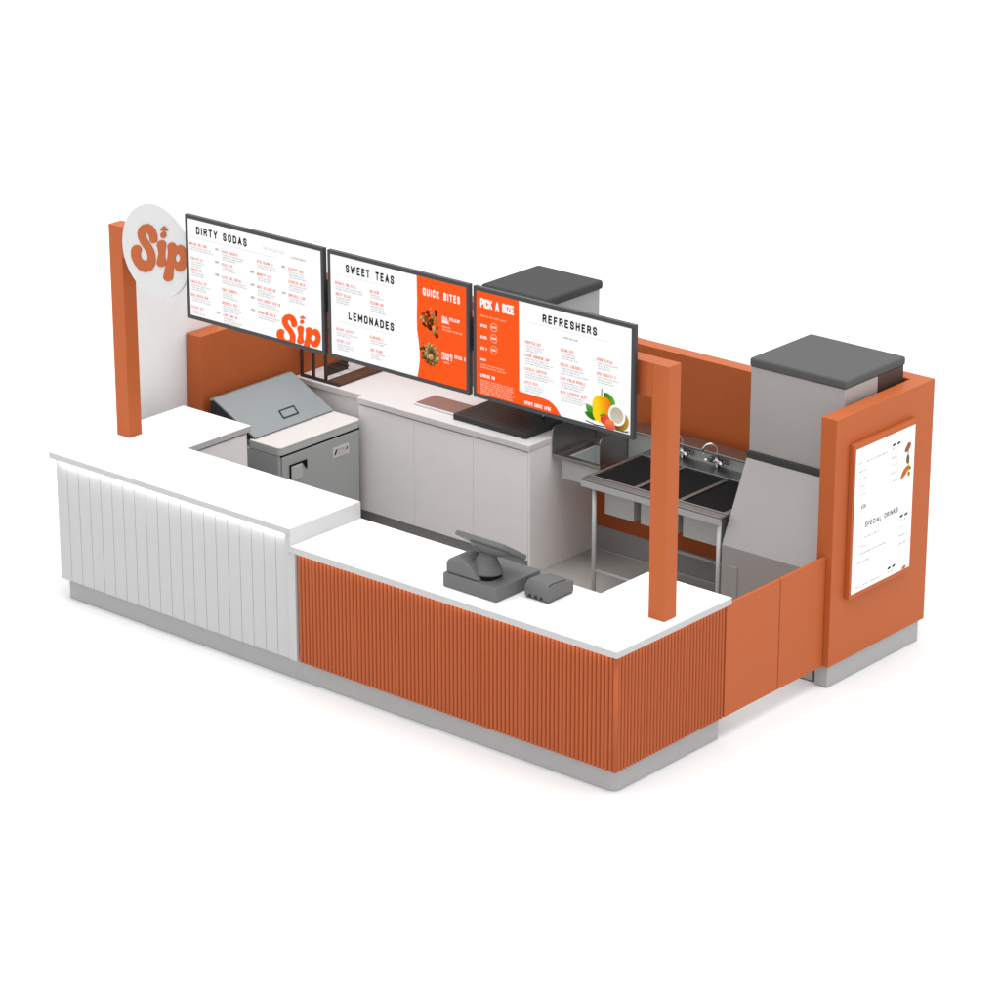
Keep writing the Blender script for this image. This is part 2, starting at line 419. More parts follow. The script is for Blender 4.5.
MB().box(-.008, -.006, .05, 1.03, ZL - .0434, ZL - .0424, 0).build('led_strip', M['led'], oc)

# ------------------------------------------------------------------ gantry of two posts and a crossbeam
ga = thing('screen_gantry', (-2.3, .57, 0), 'orange gantry of two square posts and a crossbeam on the counters', 'gantry')
Y0, Y1, ZP = .514, .624, 2.415
MB().box(-.184, -.069, Y0, Y1, ZL + .0005, ZP, .002).build('post', M['orange'], ga)
MB().box(-4.536, -4.421, Y0, Y1, ZH + .0005, ZP, .002).build('post', M['orange'], ga)
MB().box(-4.4205, -.1845, Y0, Y1, 2.212, ZP, .002).build('crossbeam', M['orange'], ga)

# ------------------------------------------------------------------ round sign
sg = thing('round_sign', (-4.09, .5, 2.026), 'white round sign with orange bubble lettering on the left post', 'sign')
pf = lambda u, w, d: (u, .487 - d, w)
b = MB(); t = bmesh.new()
bmesh.ops.create_cone(t, cap_ends=True, segments=96, radius1=.3, radius2=.3, depth=.022)
bmesh.ops.rotate(t, verts=t.verts[:], cent=(0, 0, 0), matrix=Matrix.Rotation(PI / 2, 3, 'X'))
bmesh.ops.translate(t, verts=t.verts[:], vec=(-4.09, .5005, 2.324)); bmesh.ops.bevel(t, geom=[e for e in t.edges if e.calc_face_angle(0) > 1], offset=.002, segments=2, affect='EDGES')
b._merge(t, None); b.build('disc', M['sign'], sg)
b = MB(); sip(lambda u, w, d: (u, .4892 - d, w), (-4.0886, 2.3336, .0006308, .0001188, -.0000236, -.000457), .489, 6., M['orange'], b, .006)
b.build('lettering', None, sg)

# ------------------------------------------------------------------ menu screens
YS = .444
def screen(x0, x1, label):
    r = thing('menu_screen', ((x0 + x1) / 2, .47, 1.966), label, 'menu screen', 'menu screens in a row under the crossbeam')
    z0, z1, bz = 1.966, 2.633, .024
    b = MB()
    b.box(x0, x1, YS, .474, z0, z0 + bz, .002); b.box(x0, x1, YS, .474, z1 - bz, z1, .002)
    b.box(x0, x0 + bz - .004, YS, .474, z0 + bz, z1 - bz, .002); b.box(x1 - bz, x1, YS, .474, z0 + bz, z1 - bz, .002)
    b.box(x0 + .01, x1 - .01, YS + .008, .476, z0 + .01, z1 - .01, 0)
    b.build('frame', M['frame'], r)
    MB().box(x0 + .3, x1 - .3,   .4765, .5135, 2.24, 2.39, .001).build('mount_plate', M['dark'], r)
    fx = (x0 + bz - .004, x1 - bz, z0 + bz, z1 - bz)
    p = MB(); p.box(fx[0] + .0005, fx[1] - .0005, YS + .005, YS + .0078, fx[2] + .0005, fx[3] - .0005, 0)
    pan = p.build('display_panel', M['e_white'], r)
    return r, pan, fx
def lay(y): return lambda u, w, d: (u, y - d, w)
A1, A2, A3, A4 = YS + .0042, YS + .0034, YS + .0026, YS + .0018     # printed layers, 0.8 mm apart
def HD(s, u0, u1, w0, w1, m='e_black', r=.115, gap=.50):
    b = MB(); sign_text(b, s, u0, u1, w0, w1, lay(A3), M[m], r, gap); b.build('heading_text', None, pan)
def menu_items(lst, pan, seed, extra=None, lines=(2, 3), pink=()):
    rnd = random.Random(seed); pl = lay(A3)
    for i, (x, z, w) in enumerate(lst):
        b = MB()
        greek(b, x, z - .024, w, .0175, pl, M['e_pink'] if i in pink else M['e_red'], rnd)
        if rnd.random() < .6 and x > -3.6 and extra: greek(b, x - .055, z - .018, .03, .013, pl, M['e_dark'], rnd, (9, 9))
        for q in range(rnd.randint(*lines)):
            greek(b, x + .006, z - .041 - q * .0145, w * rnd.uniform(.75, 1.3), .0075, pl, M['e_grey'], rnd)
        b.build('menu_entry', None, pan)

# first screen
s1, pan, fx = screen(-3.772, -2.606, 'menu screen headed DIRTY SODAS, four columns of items, nearest the round sign')
HD('DIRTY SODAS', -3.678, -3.243, 2.520, 2.571)
b = MB(); rect(b, -3.74, -3.0, 2.495, 2.498, lay(A2), M['e_pale']); b.build('rule_line', None, pan); b = MB(); rnd = random.Random(3)
greek(b, -3.108, 2.532, .175, .016, lay(A2), M['e_pale'], rnd); greek(b, -2.871, 2.519, .111, .012, lay(A2), M['e_grey'], rnd)
b.build('small_print', None, pan)
menu_items([(-3.74, 2.468, .156), (-3.731, 2.376, .098), (-3.734, 2.304, .091), (-3.738, 2.226, .137), (-3.739, 2.141, .144), (-3.739, 2.062, .105),
            (-3.461, 2.468, .141), (-3.464, 2.386, .096), (-3.468, 2.305, .174), (-3.467, 2.226, .122), (-3.468, 2.142, .123), (-3.465, 2.064, .123),
            (-3.162, 2.463, .133), (-3.165, 2.382, .108), (-3.165, 2.302, .152), (-3.164, 2.221, .189), (-3.164, 2.143, .145),
            (-2.898, 2.466, .13), (-2.901, 2.386, .137), (-2.901, 2.302, .137)], pan, 11, True, pink=(5, 8, 11))
b = MB(); sip(lay(A2), (-2.85095, 2.06036, 0.0004635, 0.0000952, -0.0000090, -0.0003109), A2, 8., M['e_orange'], b, None, (fx[0], fx[1] - .001, fx[2] + .001, fx[3]))
b.build('logo', None, pan)

# second screen
s2, pan, fx = screen(-2.574, -1.462, 'menu screen headed SWEET TEAS and LEMONADES with orange QUICK BITES side')
cv = [(-1.868, fx[3]), (-1.866, 2.454), (-1.869, 2.36), (-1.868, 2.279), (-1.858, 2.222), (-1.849, 2.156), (-1.848, 2.097), (-1.856, 2.046), (-1.869, fx[2])]
b = MB(); b.quad([(u, A1, w) for u, w in cv] + [(fx[1], A1, fx[2]), (fx[1], A1, fx[3])], M['e_orange']); b.build('orange_side', None, pan)
HD('SWEET TEAS', -2.428, -2.044, 2.517, 2.569)
HD('LEMONADES', -2.412, -2.048, 2.230, 2.281)
HD('QUICK BITES', -1.82, -1.534, 2.499, 2.545, 'e_white', .115, .5)
for q in ((-2.491, -2.07, 2.494, 2.4965), (-2.485, -2.062, 2.203, 2.2055)):
    b = MB(); rect(b, *q, lay(A2), M['e_pale']); b.build('rule_line', None, pan)
menu_items([(-2.516, 2.455, .168), (-2.513, 2.387, .11), (-2.235, 2.457, .082), (-2.234, 2.388, .102), (-2.512, 2.169, .13), (-2.51, 2.097, .102), (-2.238, 2.175, .105), (-2.236, 2.097, .09)], pan, 5, pink=(4, 5))
b = MB(); rnd = random.Random(8)
for x, z, w, h in ((-1.673, 2.402, .14, .019), (-1.673, 2.380, .05, .019), (-1.673, 2.344, .065, .010), (-1.667, 2.327, .15, .010), (-1.674, 2.184, .175, .020), (-1.675, 2.160, .07, .019), (-1.662, 2.130, .05, .010)):
    b = MB(); greek(b, x, z - h, w, h, lay(A3), M['e_white'] if h > .012 else M['e_peach'], rnd); b.build('menu_entry', None, pan)
def bites(cx, cz, seed, pal, arrange):
    b = MB(); rnd = random.Random(seed)
    for i, (dx, dz, r) in enumerate(arrange):
        c = pal[i % len(pal)]
        def col(u, w, c=c, x=cx + dx, z=cz + dz, r=r):
            k = max(.25, 1.15 - .75 * math.hypot(u - x + r * .3, w - z - r * .4) / r); return tuple(lin(v) * k for v in c)
        f = sd_ell(cx + dx, cz + dz, r, r * rnd.uniform(.7, .95), rnd.uniform(0, 180))
        art(b, f, (cx + dx - r * 1.1, cx + dx + r * 1.1, cz + dz - r * 1.1, cz + dz + r * 1.1), r / 5, lay(A2 - .0001 * i), M['e_art'], col)
    return b
br = [(150, 92, 40), (110, 58, 22), (196, 140, 80), (84, 42, 18), (222, 180, 120)]
ar = [(-.055, .045, .02), (-.02, .06, .022), (.02, .05, .022), (.05, .075, .018), (-.07, .01, .02), (-.03, .015, .027), (.01, .01, .026), (.045, .02, .022), (-.005, -.03, .026), (.035, -.035, .024), (.06, -.02, .016), (.055, -.075, .022), (.03, -.06, .018), (-.05, -.02, .018), (.01, .085, .012)]
ar = [(x * .95, z * .95, r * .72) for x, z, r in ar] + [(x * .8 + .008, z * .85 - .012, r * .55) for x, z, r in ar]
bites(-1.766, 2.345, 4, br, ar).build('snack_picture', None, pan)
rr = random.Random(12)
ar = [(.062 * q * math.cos(t), .064 * q * math.sin(t), rr.uniform(.010, .019)) for t, q in [(k * 2.4, math.sqrt((k + .5) / 48)) for k in range(48)]] + [(-.075, .02, .010), (-.06, .06, .009)]
bites(-1.761, 2.152, 5, [(206, 170, 110), (150, 105, 55), (226, 196, 140), (110, 72, 34), (180, 140, 80)], ar).build('snack_picture', None, pan)

# third screen
s3, pan, fx = screen(-1.432, -.256, 'menu screen headed REFRESHERS with orange PICK A SIZE side and fruit picture')
b = MB()
cv = [(fx[0], fx[3]), (-1.093, fx[3]), (-1.088, 2.075), (-1.08, 2.071), (-.908, 2.068), (-.868, 2.062), (-.839, 2.05), (-.816, 2.034), (-.795, 2.010), (-.778, fx[2]), (fx[0], fx[2])]
b.quad([(u, A1, w) for u, w in cv], M['e_orange']); b.build('orange_side', None, pan)
HD('PICK A SIZE', -1.38, -1.13, 2.514, 2.570, 'e_white', .125, .26)
HD('REFRESHERS', -.918, -.525, 2.517, 2.566)
b = MB(); rect(b, -1.023, -.433, 2.497, 2.4995, lay(A2), M['e_pale']); b.build('rule_line', None, pan)
b = MB(); rnd = random.Random(5); greek(b, -.762, 2.455, .1, .009, lay(A2), M['e_dark'], rnd); b.build('small_print', None, pan)
menu_items([(-1.045, 2.393, .112), (-1.048, 2.316, .182), (-1.047, 2.235, .156), (-1.05, 2.153, .107), (-.786, 2.401, .092), (-.786, 2.314, .167), (-.785, 2.232, .173), (-.784, 2.153, .185), (-.523, 2.399, .109), (-.522, 2.317, .134)], pan, 6, lines=(3, 3))
b = MB()
for x, z, w, h in ((-1.378, 2.471, .19, .010), (-1.378, 2.415, .05, .017), (-1.378, 2.347, .05, .017), (-1.378, 2.280, .05, .017), (-1.379, 2.209, .039, .012), (-1.379, 2.178, .18, .009), (-1.379, 2.162, .19, .009), (-1.379, 2.118, .10, .020), (-1.047, 2.024, .19, .020)):
    b = MB(); greek(b, x, z - h, w, h, lay(A3), M['e_white'] if h > .011 else M['e_peach'], rnd); b.build('menu_entry', None, pan)
b = MB()
for q in range(7): greek(b, -1.379, 2.073 - q * .0125, .235 + .02 * rnd.random(), .0085, lay(A3), M['e_peach'], rnd)
b.build('paragraph', None, pan)
for z in (2.412, 2.346, 2.277):
    f = lambda U, W, z=z: np.abs(np.hypot(U + 1.278, W - z) - .024) - .0022
    b = MB(); art(b, f, (-1.31, -1.25, z - .03, z + .03), .003, lay(A3), M['e_peach']); greek(b, -1.294, z - .006, .03, .013, lay(A3), M['e_white'], rnd); b.build('price_circle', None, pan)
b = MB()
def flat(c): return lambda u, w: tuple(lin(v) for v in c)
def grad(c0, c1, ax, lo, hi):
    def f(u, w):
        t = ((u if ax == 'u' else w) - lo) / (hi - lo); t = min(max(t, 0), 1); return tuple(lin(a + (c - a) * t) for a, c in zip(c0, c1))
    return f
LY = [A2 - .0001 * i for i in range(14)]
def shp(f, bd, i, c, h=.004): art(b, f, bd, h, lay(LY[i]), M['e_art'], c)
cl = lambda f: clip_rect(f, fx[0], fx[1], fx[2] + .002, fx[3])
shp(cl(sd_stroke([(-.60, 2.005, .003), (-.53, 1.995, .004), (-.44, 2.0, .003), (-.33, 1.999, .004), (-.29, 2.008, .003)])), (-.62, -.28, 1.98, 2.03), 0, flat((70, 62, 58)))
shp(cl(sd_stroke([(-.36, 2.002, .002), (-.285, 1.996, .002)])), (-.4, -.27, 1.97, 2.03), 0, flat((70, 62, 58)))
shp(sd_leaf(-.525, 2.03, -.598, 2.105, .026), (-.62, -.5, 2.02, 2.12), 1, grad((40, 120, 30), (96, 178, 60), 'w', 2.02, 2.11))
shp(sd_leaf(-.515, 2.025, -.61, 2.055, .018), (-.62, -.5, 2.0, 2.1), 2, grad((60, 140, 40), (30, 96, 24), 'u', -.61, -.51))
shp(sd_leaf(-.475, 2.198, -.385, 2.135, .027), (-.49, -.37, 2.12, 2.22), 3, grad((38, 108, 22), (110, 190, 60), 'u', -.48, -.38))
shp(sd_stroke([(-.487, 2.17, .004), (-.486, 2.214, .0035)]), (-.5, -.47, 2.16, 2.23), 4, flat((84, 60, 40)))
def mango(u, w):
    t = min(max((u + .52) / .11 + (w - 2.1) * 1.5, 0), 1); a, c = (253, 215, 30), (240, 116, 24)
    return tuple(lin(p + (q - p) * t) for p, q in zip(a, c))
shp(union(sd_ell(-.490, 2.105, .062, .072, 20), sd_ell(-.500, 2.07, .050, .056, 0), sd_ell(-.455, 2.13, .036, .045, 20)), (-.57, -.40, 2.0, 2.19), 5, mango)
shp(cl(sd_ell(-.352, 2.055, .062, .056, 20)), (-.42, -.28, 1.98, 2.12), 6, grad((86, 54, 16), (200, 158, 60), 'u', -.41, -.29))
shp(sd_ell(-.376, 2.085, .061, .061), (-.44, -.30, 2.02, 2.15), 7, flat((252, 252, 250)))
shp(sd_ell(-.377, 2.084, .047, .047), (-.43, -.31, 2.03, 2.14), 8, grad((212, 206, 190), (190, 180, 160), 'w', 2.04, 2.13))
shp(cl(sd_ell(-.458, 2.040, .036, .034)), (-.50, -.41, 1.99, 2.08), 9, grad((226, 60, 58), (232, 104, 66), 'u', -.49, -.42))
shp(cl(sd_ell(-.424, 2.016, .037, .034)), (-.47, -.38, 1.97, 2.06), 10, grad((246, 130, 70), (220, 66, 74), 'w', 2.03, 1.985))
shp(sd_leaf(-.50, 2.055, -.455, 2.075, .008), (-.51, -.44, 2.04, 2.09), 11, flat((92, 140, 36)))
b.build('fruit_picture', None, pan)

# ------------------------------------------------------------------ walls
rw = thing('back_wall', (-2.3, 3.02, 0), 'long orange back wall behind the sinks and white cabinets', 'wall')
MB().box(-4.6995, -.55, 2.965, 3.07, .17, 1.511, .002).build('panel', M['orange'], rw)
MB().box(-.5495, -.0955, 2.965, 3.07, .17, 1.723, .002).build('panel', M['orange'], rw)
MB().box(-4.6995, -.0955, 2.975, 3.06, .002, .1695, 0).build('kickboard', M['kick'], rw)
lw = thing('left_end_wall', (-4.76, 2.2, 0), 'low orange end wall beside the sandwich fridge', 'wall')
lw.name = 'end_wall'
MB().box(-4.832, -4.70, 1.442, 3.07, ZK, 1.406, .002).build('panel', M['orange'], lw)
MB().box(-4.82, -4.71, 1.47, 3.06, .002, ZK - .001, 0).build('kickboard', M['kick'], lw)
tw = thing('end_wall', (-.04, 2.55, 0), 'tall orange end wall with framed white menu poster on its outside', 'wall')
MB().box(-.095, .015, 2.036, 3.07, ZK, 1.723, .002).build('panel', M['orange'], tw)
MB().box(-.09, .001, 2.05, 3.03, .002, ZK - .001, .002).build('kickboard', M['kick'], tw)
# poster
po = thing('menu_poster', (.04, 2.5, .55), 'white SPECIAL DRINKS poster in an orange frame on the end wall', 'poster')
MB().box(  .0155, .050, 2.178, 2.846, .548, 1.535, .004).build('frame', M['orange'], po)
MB().box(  .0503, .0523, 2.197, 2.820, .578, 1.503, 0).build('sheet', M['paper'], po)
px = lambda u, w, d: (.0531 + d, u, w)
b = MB(); sign_text(b, 'SPECIAL DRINKS', 2.318, 2.669, .979, 1.013, px, M['ink'], .085, .42); b.build('heading_text', None, po)
b = MB(); rnd = random.Random(2)
for y, z in ((2.595, 1.43), (2.647, 1.429), (2.709, .941), (2.759, .941), (2.597, .633), (2.646, .634)):
    art(b, sd_ell(y, z, .019, .008, 8), (y - .03, y + .03, z - .02, z + .02), .004, px, M['ink'])
f = lambda U, W: np.abs(np.hypot((U - 2.293) / 1.6, W - 1.121) - .013) - .004
art(b, f, (2.25, 2.34, 1.09, 1.15), .004, px, M['inkgrey']); greek(b, 2.268, 1.117, .05, .008, px, M['ink'], rnd)
for y, z, w in ((2.229, 1.402, .03), (2.31, 1.399, .22), (2.233, 1.349, .09), (2.236, 1.301, .09), (2.239, 1.248, .07), (2.248, 1.196, .055), (2.571, 1.402, .065), (2.575, 1.345, .065), (2.578, 1.297, .075), (2.571, 1.246, .085), (2.575, 1.192, .085),
                (2.312, .910, .17), (2.25, .87, .02), (2.28, .858, .05), (2.272, .813, .28), (2.247, .758, .14), (2.689, .908, .02), (2.74, .908, .02), (2.70, .865, .03), (2.689, .808, .09), (2.693, .755, .08), (2.24, .603, .05), (2.32, .603, .05), (2.40, .602, .11), (2.579, .602, .06)):
    greek(b, y, z, w, .009, px, M['inkgrey'], rnd)
b.build('menu_text', None, po)
b = MB()
for (f, bd, m) in ((union(sd_leaf(2.712, 1.352, 2.782, 1.392, .020), sd_ell(2.757, 1.388, .022, .017)), (2.70, 2.80, 1.33, 1.42), 'inkbrown'), (sd_leaf(2.74, 1.355, 2.765, 1.33, .012), (2.72, 2.79, 1.31, 1.37), 'inkgrey'),
                   (sd_ell(2.752, 1.298, .018, .03, 0), (2.72, 2.79, 1.26, 1.34), 'inkgreen'), (sd_stroke([(2.762, 1.275, .009), (2.766, 1.20, .007)]), (2.74, 2.79, 1.18, 1.29), 'inkyellow'),
                   (sd_leaf(2.68, 1.185, 2.765, 1.255, .022), (2.67, 2.78, 1.17, 1.27), 'inkorange'), (sd_ell(2.778, 1.235, .011, .013), (2.76, 2.8, 1.21, 1.26), 'inkgreen'), (sd_ell(2.770, 1.195, .018, .016), (2.74, 2.8, 1.17, 1.22), 'inkyellow'),
                   (sd_leaf(2.735, .584, 2.785, .594, .012), (2.72, 2.80, .58, .61), 'inkorange')):
    art(b, f, bd, .005, px, M[m])
b.build('fruit_picture', None, po)
# added pale panel standing in for grey background behind the left arm
tag(MB().box(-4.862, -4.842, .9, 1.75, .001, 1.97, .003).build('backdrop_panel', M['panel']), 'plain pale grey panel added as stand-in background behind the left post', 'panel')

# ------------------------------------------------------------------ gate
gt = thing('swing_gate', (-.03, 1.55, ZK), 'orange two-panel gate between fluted counter and tall end wall', 'gate')
MB().box(-.047, -.025, 1.046, 1.571, ZK, .851, .003).build('leaf', M['orange'], gt)
MB().box(-.047, -.025, 1.577, 2.033, ZK, .851, .003).build('leaf', M['orange'], gt)

# ------------------------------------------------------------------ sandwich prep fridge
pr = thing('prep_fridge', (-4.3, 1.85, 0), 'steel sandwich fridge with sloping lid and white cutting board', 'fridge')
FX, FY0, FY1 = -3.992, 1.45, 2.236
b = MB(); b.prism(rrect(-4.66, FX - .012, FY0, FY1, .02), 'z', .10, .722, .002)
b.prism([(-4.66, .722), (-4.27, .722), (-4.27, .76), (-4.61, .93), (-4.66, .93)], 'y', FY0 + .05, FY1 - .04, .002)
b.build('body', M['steel_fridge'], pr)
b = MB(); b.prism(rrect(-4.29, FX, FY0 - .002, FY1, .035), 'z', .724, .770, .006, seg=3); b.build('worktop', M['steel_soft'], pr)
b = MB(); b.prism(rrect(-4.285, FX + .002, FY0 - .003, FY1 + .001, .036), 'z', .7705, .783, .004); b.build('cutting_board', M['board'], pr)
b = MB(); b.box(FX - .0115, FX + .0, FY0 + .02, FY1 - .02, .11, .712, .006); dr = b.build('door', M['steel_fridge'], pr)
MB().box(FX - .011, FX - .002, FY0 + .012, FY1 - .012, .714, .7225, 0).build('gasket', M['gap'], pr)
b = MB(); b.box(FX + .001, FX + .007, 1.535, 1.70, .632, .642, .001); b.box(FX + .001, FX + .007, 1.535, 1.545, .53, .632, .001); b.prism([(1.655, .632), (1.70, .632), (1.70, .575)], 'x', FX + .001, FX + .006, 0)
b.build('handle', M['gap'], dr)
MB().box(FX + .001, FX + .012, 1.547, 1.65, .53, .628, .004).build('handle_plate', M['steel_soft'], dr)
b = MB(); b.box(FX + .0005, FX + .002, 1.953, 2.112, .576, .648, .0005, M['board'])
pq = lambda u, w, d: (FX + .0032, u, w)
art(b, sd_leaf(1.968, .588, 1.995, .636, .008), (1.95, 2.02, .58, .64), .004, pq, M['ink']); art(b, sd_leaf(2.08, .60, 2.10, .63, .006), (2.06, 2.12, .58, .64), .004, pq, M['ink'])
rnd = random.Random(1); greek(b, 2.0, .615, .075, .014, pq, M['inkgrey'], rnd); greek(b, 2.0, .592, .07, .010, pq, M['inkgrey'], rnd)
b.build('maker_plate', None, dr)
b = MB(); b.prism([(-4.235, .795), (-4.618, .986), (-4.655, .978), (-4.655, .964), (-4.62, .970), (-4.245, .783)], 'y', 1.47, 2.225, .002)
lid = b.build('lid', M['steel_lid'], pr)
for y in (1.4725, 2.2225): MB().prism([(-4.26, .772), (-4.26, .786), (-4.615, .965), (-4.645, .96), (-4.645, .772)], 'y', y - .008, y + .008, 0).build('hood_side', M['dark'], pr)
# lid pull: a raised rectangular rim
def lp(t, y, d):   # t metres up the slope from the bottom edge
    L = math.hypot(.383, .191); ux, uz = -.383 / L, .191 / L; nx, nz = .191 / L, .383 / L
    return Vector((-4.235 + ux * t + nx * d, y, .795 + uz * t + nz * d))
b = MB()
for (t0, y0, t1, y1) in ((.075, 1.81, .075, 1.95), (.075, 1.95, .145, 1.97), (.145, 1.97, .145, 1.83), (.145, 1.83, .075, 1.81)):
    b.tube([lp(t0, y0, .003), lp(t1, y1, .003)], .005, 8)
b.build('pull', M['frame'], lid)
b = MB(); b.quad([lp(.08, 1.816, .0015), lp(.08, 1.948, .0015), lp(.14, 1.964, .0015), lp(.14, 1.834, .0015)]); b.build('pull_plate', M['steel_lid'], lid)
MB().box(-4.62, -4.06, FY0 + .03, FY1 - .03, .002, .0995, 0).build('base', M['dark'], pr)

# ------------------------------------------------------------------ white back cabinets
bc = thing('back_cabinet', (-3.5, 2.6, 0), 'long warm white base cabinet along the back wall', 'cabinet')
CX0, CX1, CY = -4.06, -2.54, 2.285
MB().prism([(-4.697, 2.33), (CX0 - .001, 2.33), (CX0 - .001, 2.272), (CX1, 2.272), (CX1, 2.962), (-4.697, 2.962)], 'z', .868, .912, .004).build('countertop', M['cabtop'], bc)
MB().box(CX1 - .022, CX1 - .003, CY, 2.962, .006, .867, .002).build('side_panel', M['cabinet'], bc)
b = MB(); b.box(-4.697, CX0 - .005, 2.345, 2.362, .1, .867, .002); b.build('filler_panel', M['cabinet'], bc)
b = MB(); b.box(CX0, CX1 - .0225, CY + .02, CY + .035, .1, .867, 0); b.box(CX0, CX0 + .018, CY + .036, 2.96, .1, .867, 0); b.build('carcass', M['darkkick'], bc)
dx = [CX0 + .002, -3.557, -3.035, CX1 - .0225]
for a, c in zip(dx, dx[1:]): MB().box(a + .001, c - .001, CY, CY + .0195, .104, .856, .0015).build('door', M['cabinet'], bc)
MB().box(-4.697, CX1 - .024, CY + .04, CY + .055, .006, .0995, 0).build('kickboard', M['darkkick'], bc)

# things on the cabinet
rk = thing('cup_rack', (-4.5, 2.6, .912), 'dark brown open metal rack with wooden base at the far left of the cabinet', 'rack')
MB().box(-4.665, -4.30, 2.352, 2.372, .9125, .932, .002).build('bottom_rail', M['brown'], rk)
for x in (-4.655, -4.545, -4.43): MB().box(x - .009, x + .009, 2.353, 2.371, .9325, 1.1695, .002).build('post', M['brown'], rk)
for x in (-4.655, -4.43): MB().box(x - .009, x + .009, 2.78, 2.798, .9125, 1.1695, .002).build('post', M['brown'], rk)
for y in (2.353, 2.78): MB().box(-4.664, -4.421, y, y + .018, 1.17, 1.188, .002).build('top_rail', M['brown'], rk)
for x in (-4.655, -4.43): MB().box(x - .009, x + .009, 2.3715, 2.7795, 1.171, 1.187, .002).build('top_rail', M['brown'], rk)
b = MB(); b.box(-4.42, -4.30, 2.3725, 2.80, .9125, .934, .002); b.build('base_plank', M['brown2'], rk)
for y in (2.47, 2.57, 2.67): MB().box(-4.522, -4.42, y, y + .014, .975, .987, .001).build('divider', M['brown'], rk)
MB().box(-4.537, -4.523, 2.47, 2.684, .9125, .987, .001).build('divider', M['brown'], rk)

tr = thing('serving_tray', (-3.5, 2.5, .912), 'flat reddish brown tray with pale rim beside the black drip tray', 'tray')
b = MB(); b.box(-3.665, -3.29, 2.405, 2.62, .9125, .926, .003); b.build('rim', M['cabtop'], tr)
MB().box(-3.655, -3.30, 2.42, 2.612, .9262, .930, .001).build('board', M['copper'], tr)

ds = thing('drink_dispenser', (-2.85, 2.6, .912), 'tall pale grey drink dispenser with charcoal lid and black drip tray', 'dispenser')
b = MB(); b.prism(rrect(-3.27, -2.635, 2.35, 2.752, .012), 'z', .9125, .952, .006); dt = b.build('drip_tray', M['tray'], ds)
b = MB()
for k in range(14): b.box(-3.23 + k * .042, -3.205 + k * .042, 2.375, 2.73, .9522, .9530, 0)
b.build('grate', M['tray'], dt)
MB().box(-3.0, -2.505, 2.80, 2.94, .9125, 1.16, .004).build('pedestal', M['ice'], ds)
MB().box(-3.0, -2.505, 2.385, 2.94, 1.16, 1.832, .006).build('body', M['dispenser'], ds)
b = MB(); b.box(-3.03, -2.475, 2.360, 2.943, 1.8325, 1.893, .018, seg=3); b.build('lid', M['lid2'], ds)
for x in (-2.93, -2.84, -2.75, -2.66): MB().tube([(x, 2.44, 1.16), (x, 2.44, 1.10)], [.02, .014], 12).build('nozzle', M['dark'], ds)
MB().tube([(-2.745, 2.66, .952), (-2.745, 2.66, .985)], .008, 10).build('drain_pin', M['steel'], dt)

# ------------------------------------------------------------------ hand sink
hs = thing('hand_sink', (-2.33, 2.7, .64), 'small steel hand sink with side splash guards on the cabinet end', 'sink')
HX0, HX1, HY0, HY1 = -2.538, -2.135, 2.50, 2.962
b = MB()
b.box(HX0, HX1, HY0, HY0 + .045, .775, .80, .003); b.box(HX0, HX1, 2.86, HY1, .775, .80, .003)
b.box(HX0, HX0 + .045, HY0 + .0455, 2.8595, .775, .80, .002); b.box(HX1 - .045, HX1, HY0 + .0455, 2.8595, .775, .80, .002)
b.build('rim', M['steel'], hs)
b = MB(); b.box(HX0 + .07, HX1 - .01, HY0 + .02, HY0 + .03, .64, .7745, .003); b.box(HX0 + .07, HX0 + .08, HY0 + .0305, 2.87, .64, .7745, .002)
b.box(HX1 - .02, HX1 - .01, HY0 + .0305, 2.87, .64, .7745, .002); b.box(HX0 + .0805, HX1 - .0205, 2.86, 2.87, .64, .7745, .002); b.box(HX0 + .0805, HX1 - .0205, HY0 + .031, 2.8595, .64, .65, 0)
b.build('bowl', M['steel_soft'], hs)
def guard(x):
    pts = [(HY0, .8005), (HY0, .955)] + [(HY0 + .03 - .03 * math.cos(t), .955 + .03 * math.sin(t)) for t in (PI / 6, PI / 3, PI / 2)] + [(HY1 - .02, .985), (HY1 - .02, .8005)]
    return MB().prism(pts, 'x', x, x + .006, 0)
guard(HX0 + .001).build('splash_guard', M['steel'], hs); guard(HX1 - .008).build('splash_guard', M['steel'], hs)
MB().box(HX0 + .008, HX1 - .01, HY1 - .015, HY1, .8005, .945, .002).build('backsplash', M['steel'], hs)
b = MB(); b.tube([(-2.33, 2.91, .80), (-2.33, 2.91, .93), (-2.33, 2.89, .97), (-2.33, 2.84, .985), (-2.33, 2.79, .97), (-2.33, 2.78, .94)], .009, 12); b.build('faucet', M['chrome'], hs)

# ------------------------------------------------------------------ three-compartment sink
ts = thing('triple_sink', (-1.4, 2.4, 0), 'steel three bowl sink on tubular legs with chrome faucets', 'sink')
SX0, SX1, SY0, SY1, SZ = -1.93, -.835, 2.05, 2.79, .90
bowls = [(-1.90, -1.575), (-1.545, -1.225), (-1.195, -.872)]
BY0, BY1 = 2.128, 2.645
b = MB()
b.box(SX0, SX1, SY0, BY0, SZ - .012, SZ, .002); b.box(SX0, SX1, BY1, SY1, SZ - .012, SZ, .002)
for a, c in ((SX0, bowls[0][0]), (bowls[0][1], bowls[1][0]), (bowls[1][1], bowls[2][0]), (bowls[2][1], SX1)): b.box(a, c, BY0 + .0005, BY1 - .0005, SZ - .012, SZ, .002)
b.build('deck', M['steel'], ts)
b = MB(); b.box(SX0, SX1, SY0, SY0 + .012, SZ - .055, SZ - .0125, .002); b.box(SX0, SX0 + .012, SY0 + .0125, SY1, SZ - .055, SZ - .0125, .002); b.build('apron', M['steel_soft'], ts)
b = MB()
b.box(SX0 + .0, SX1, BY0 - .012, BY0 - .002, SZ + .0003, SZ + .008, .002); b.build('raised_edge', M['steel'], ts)
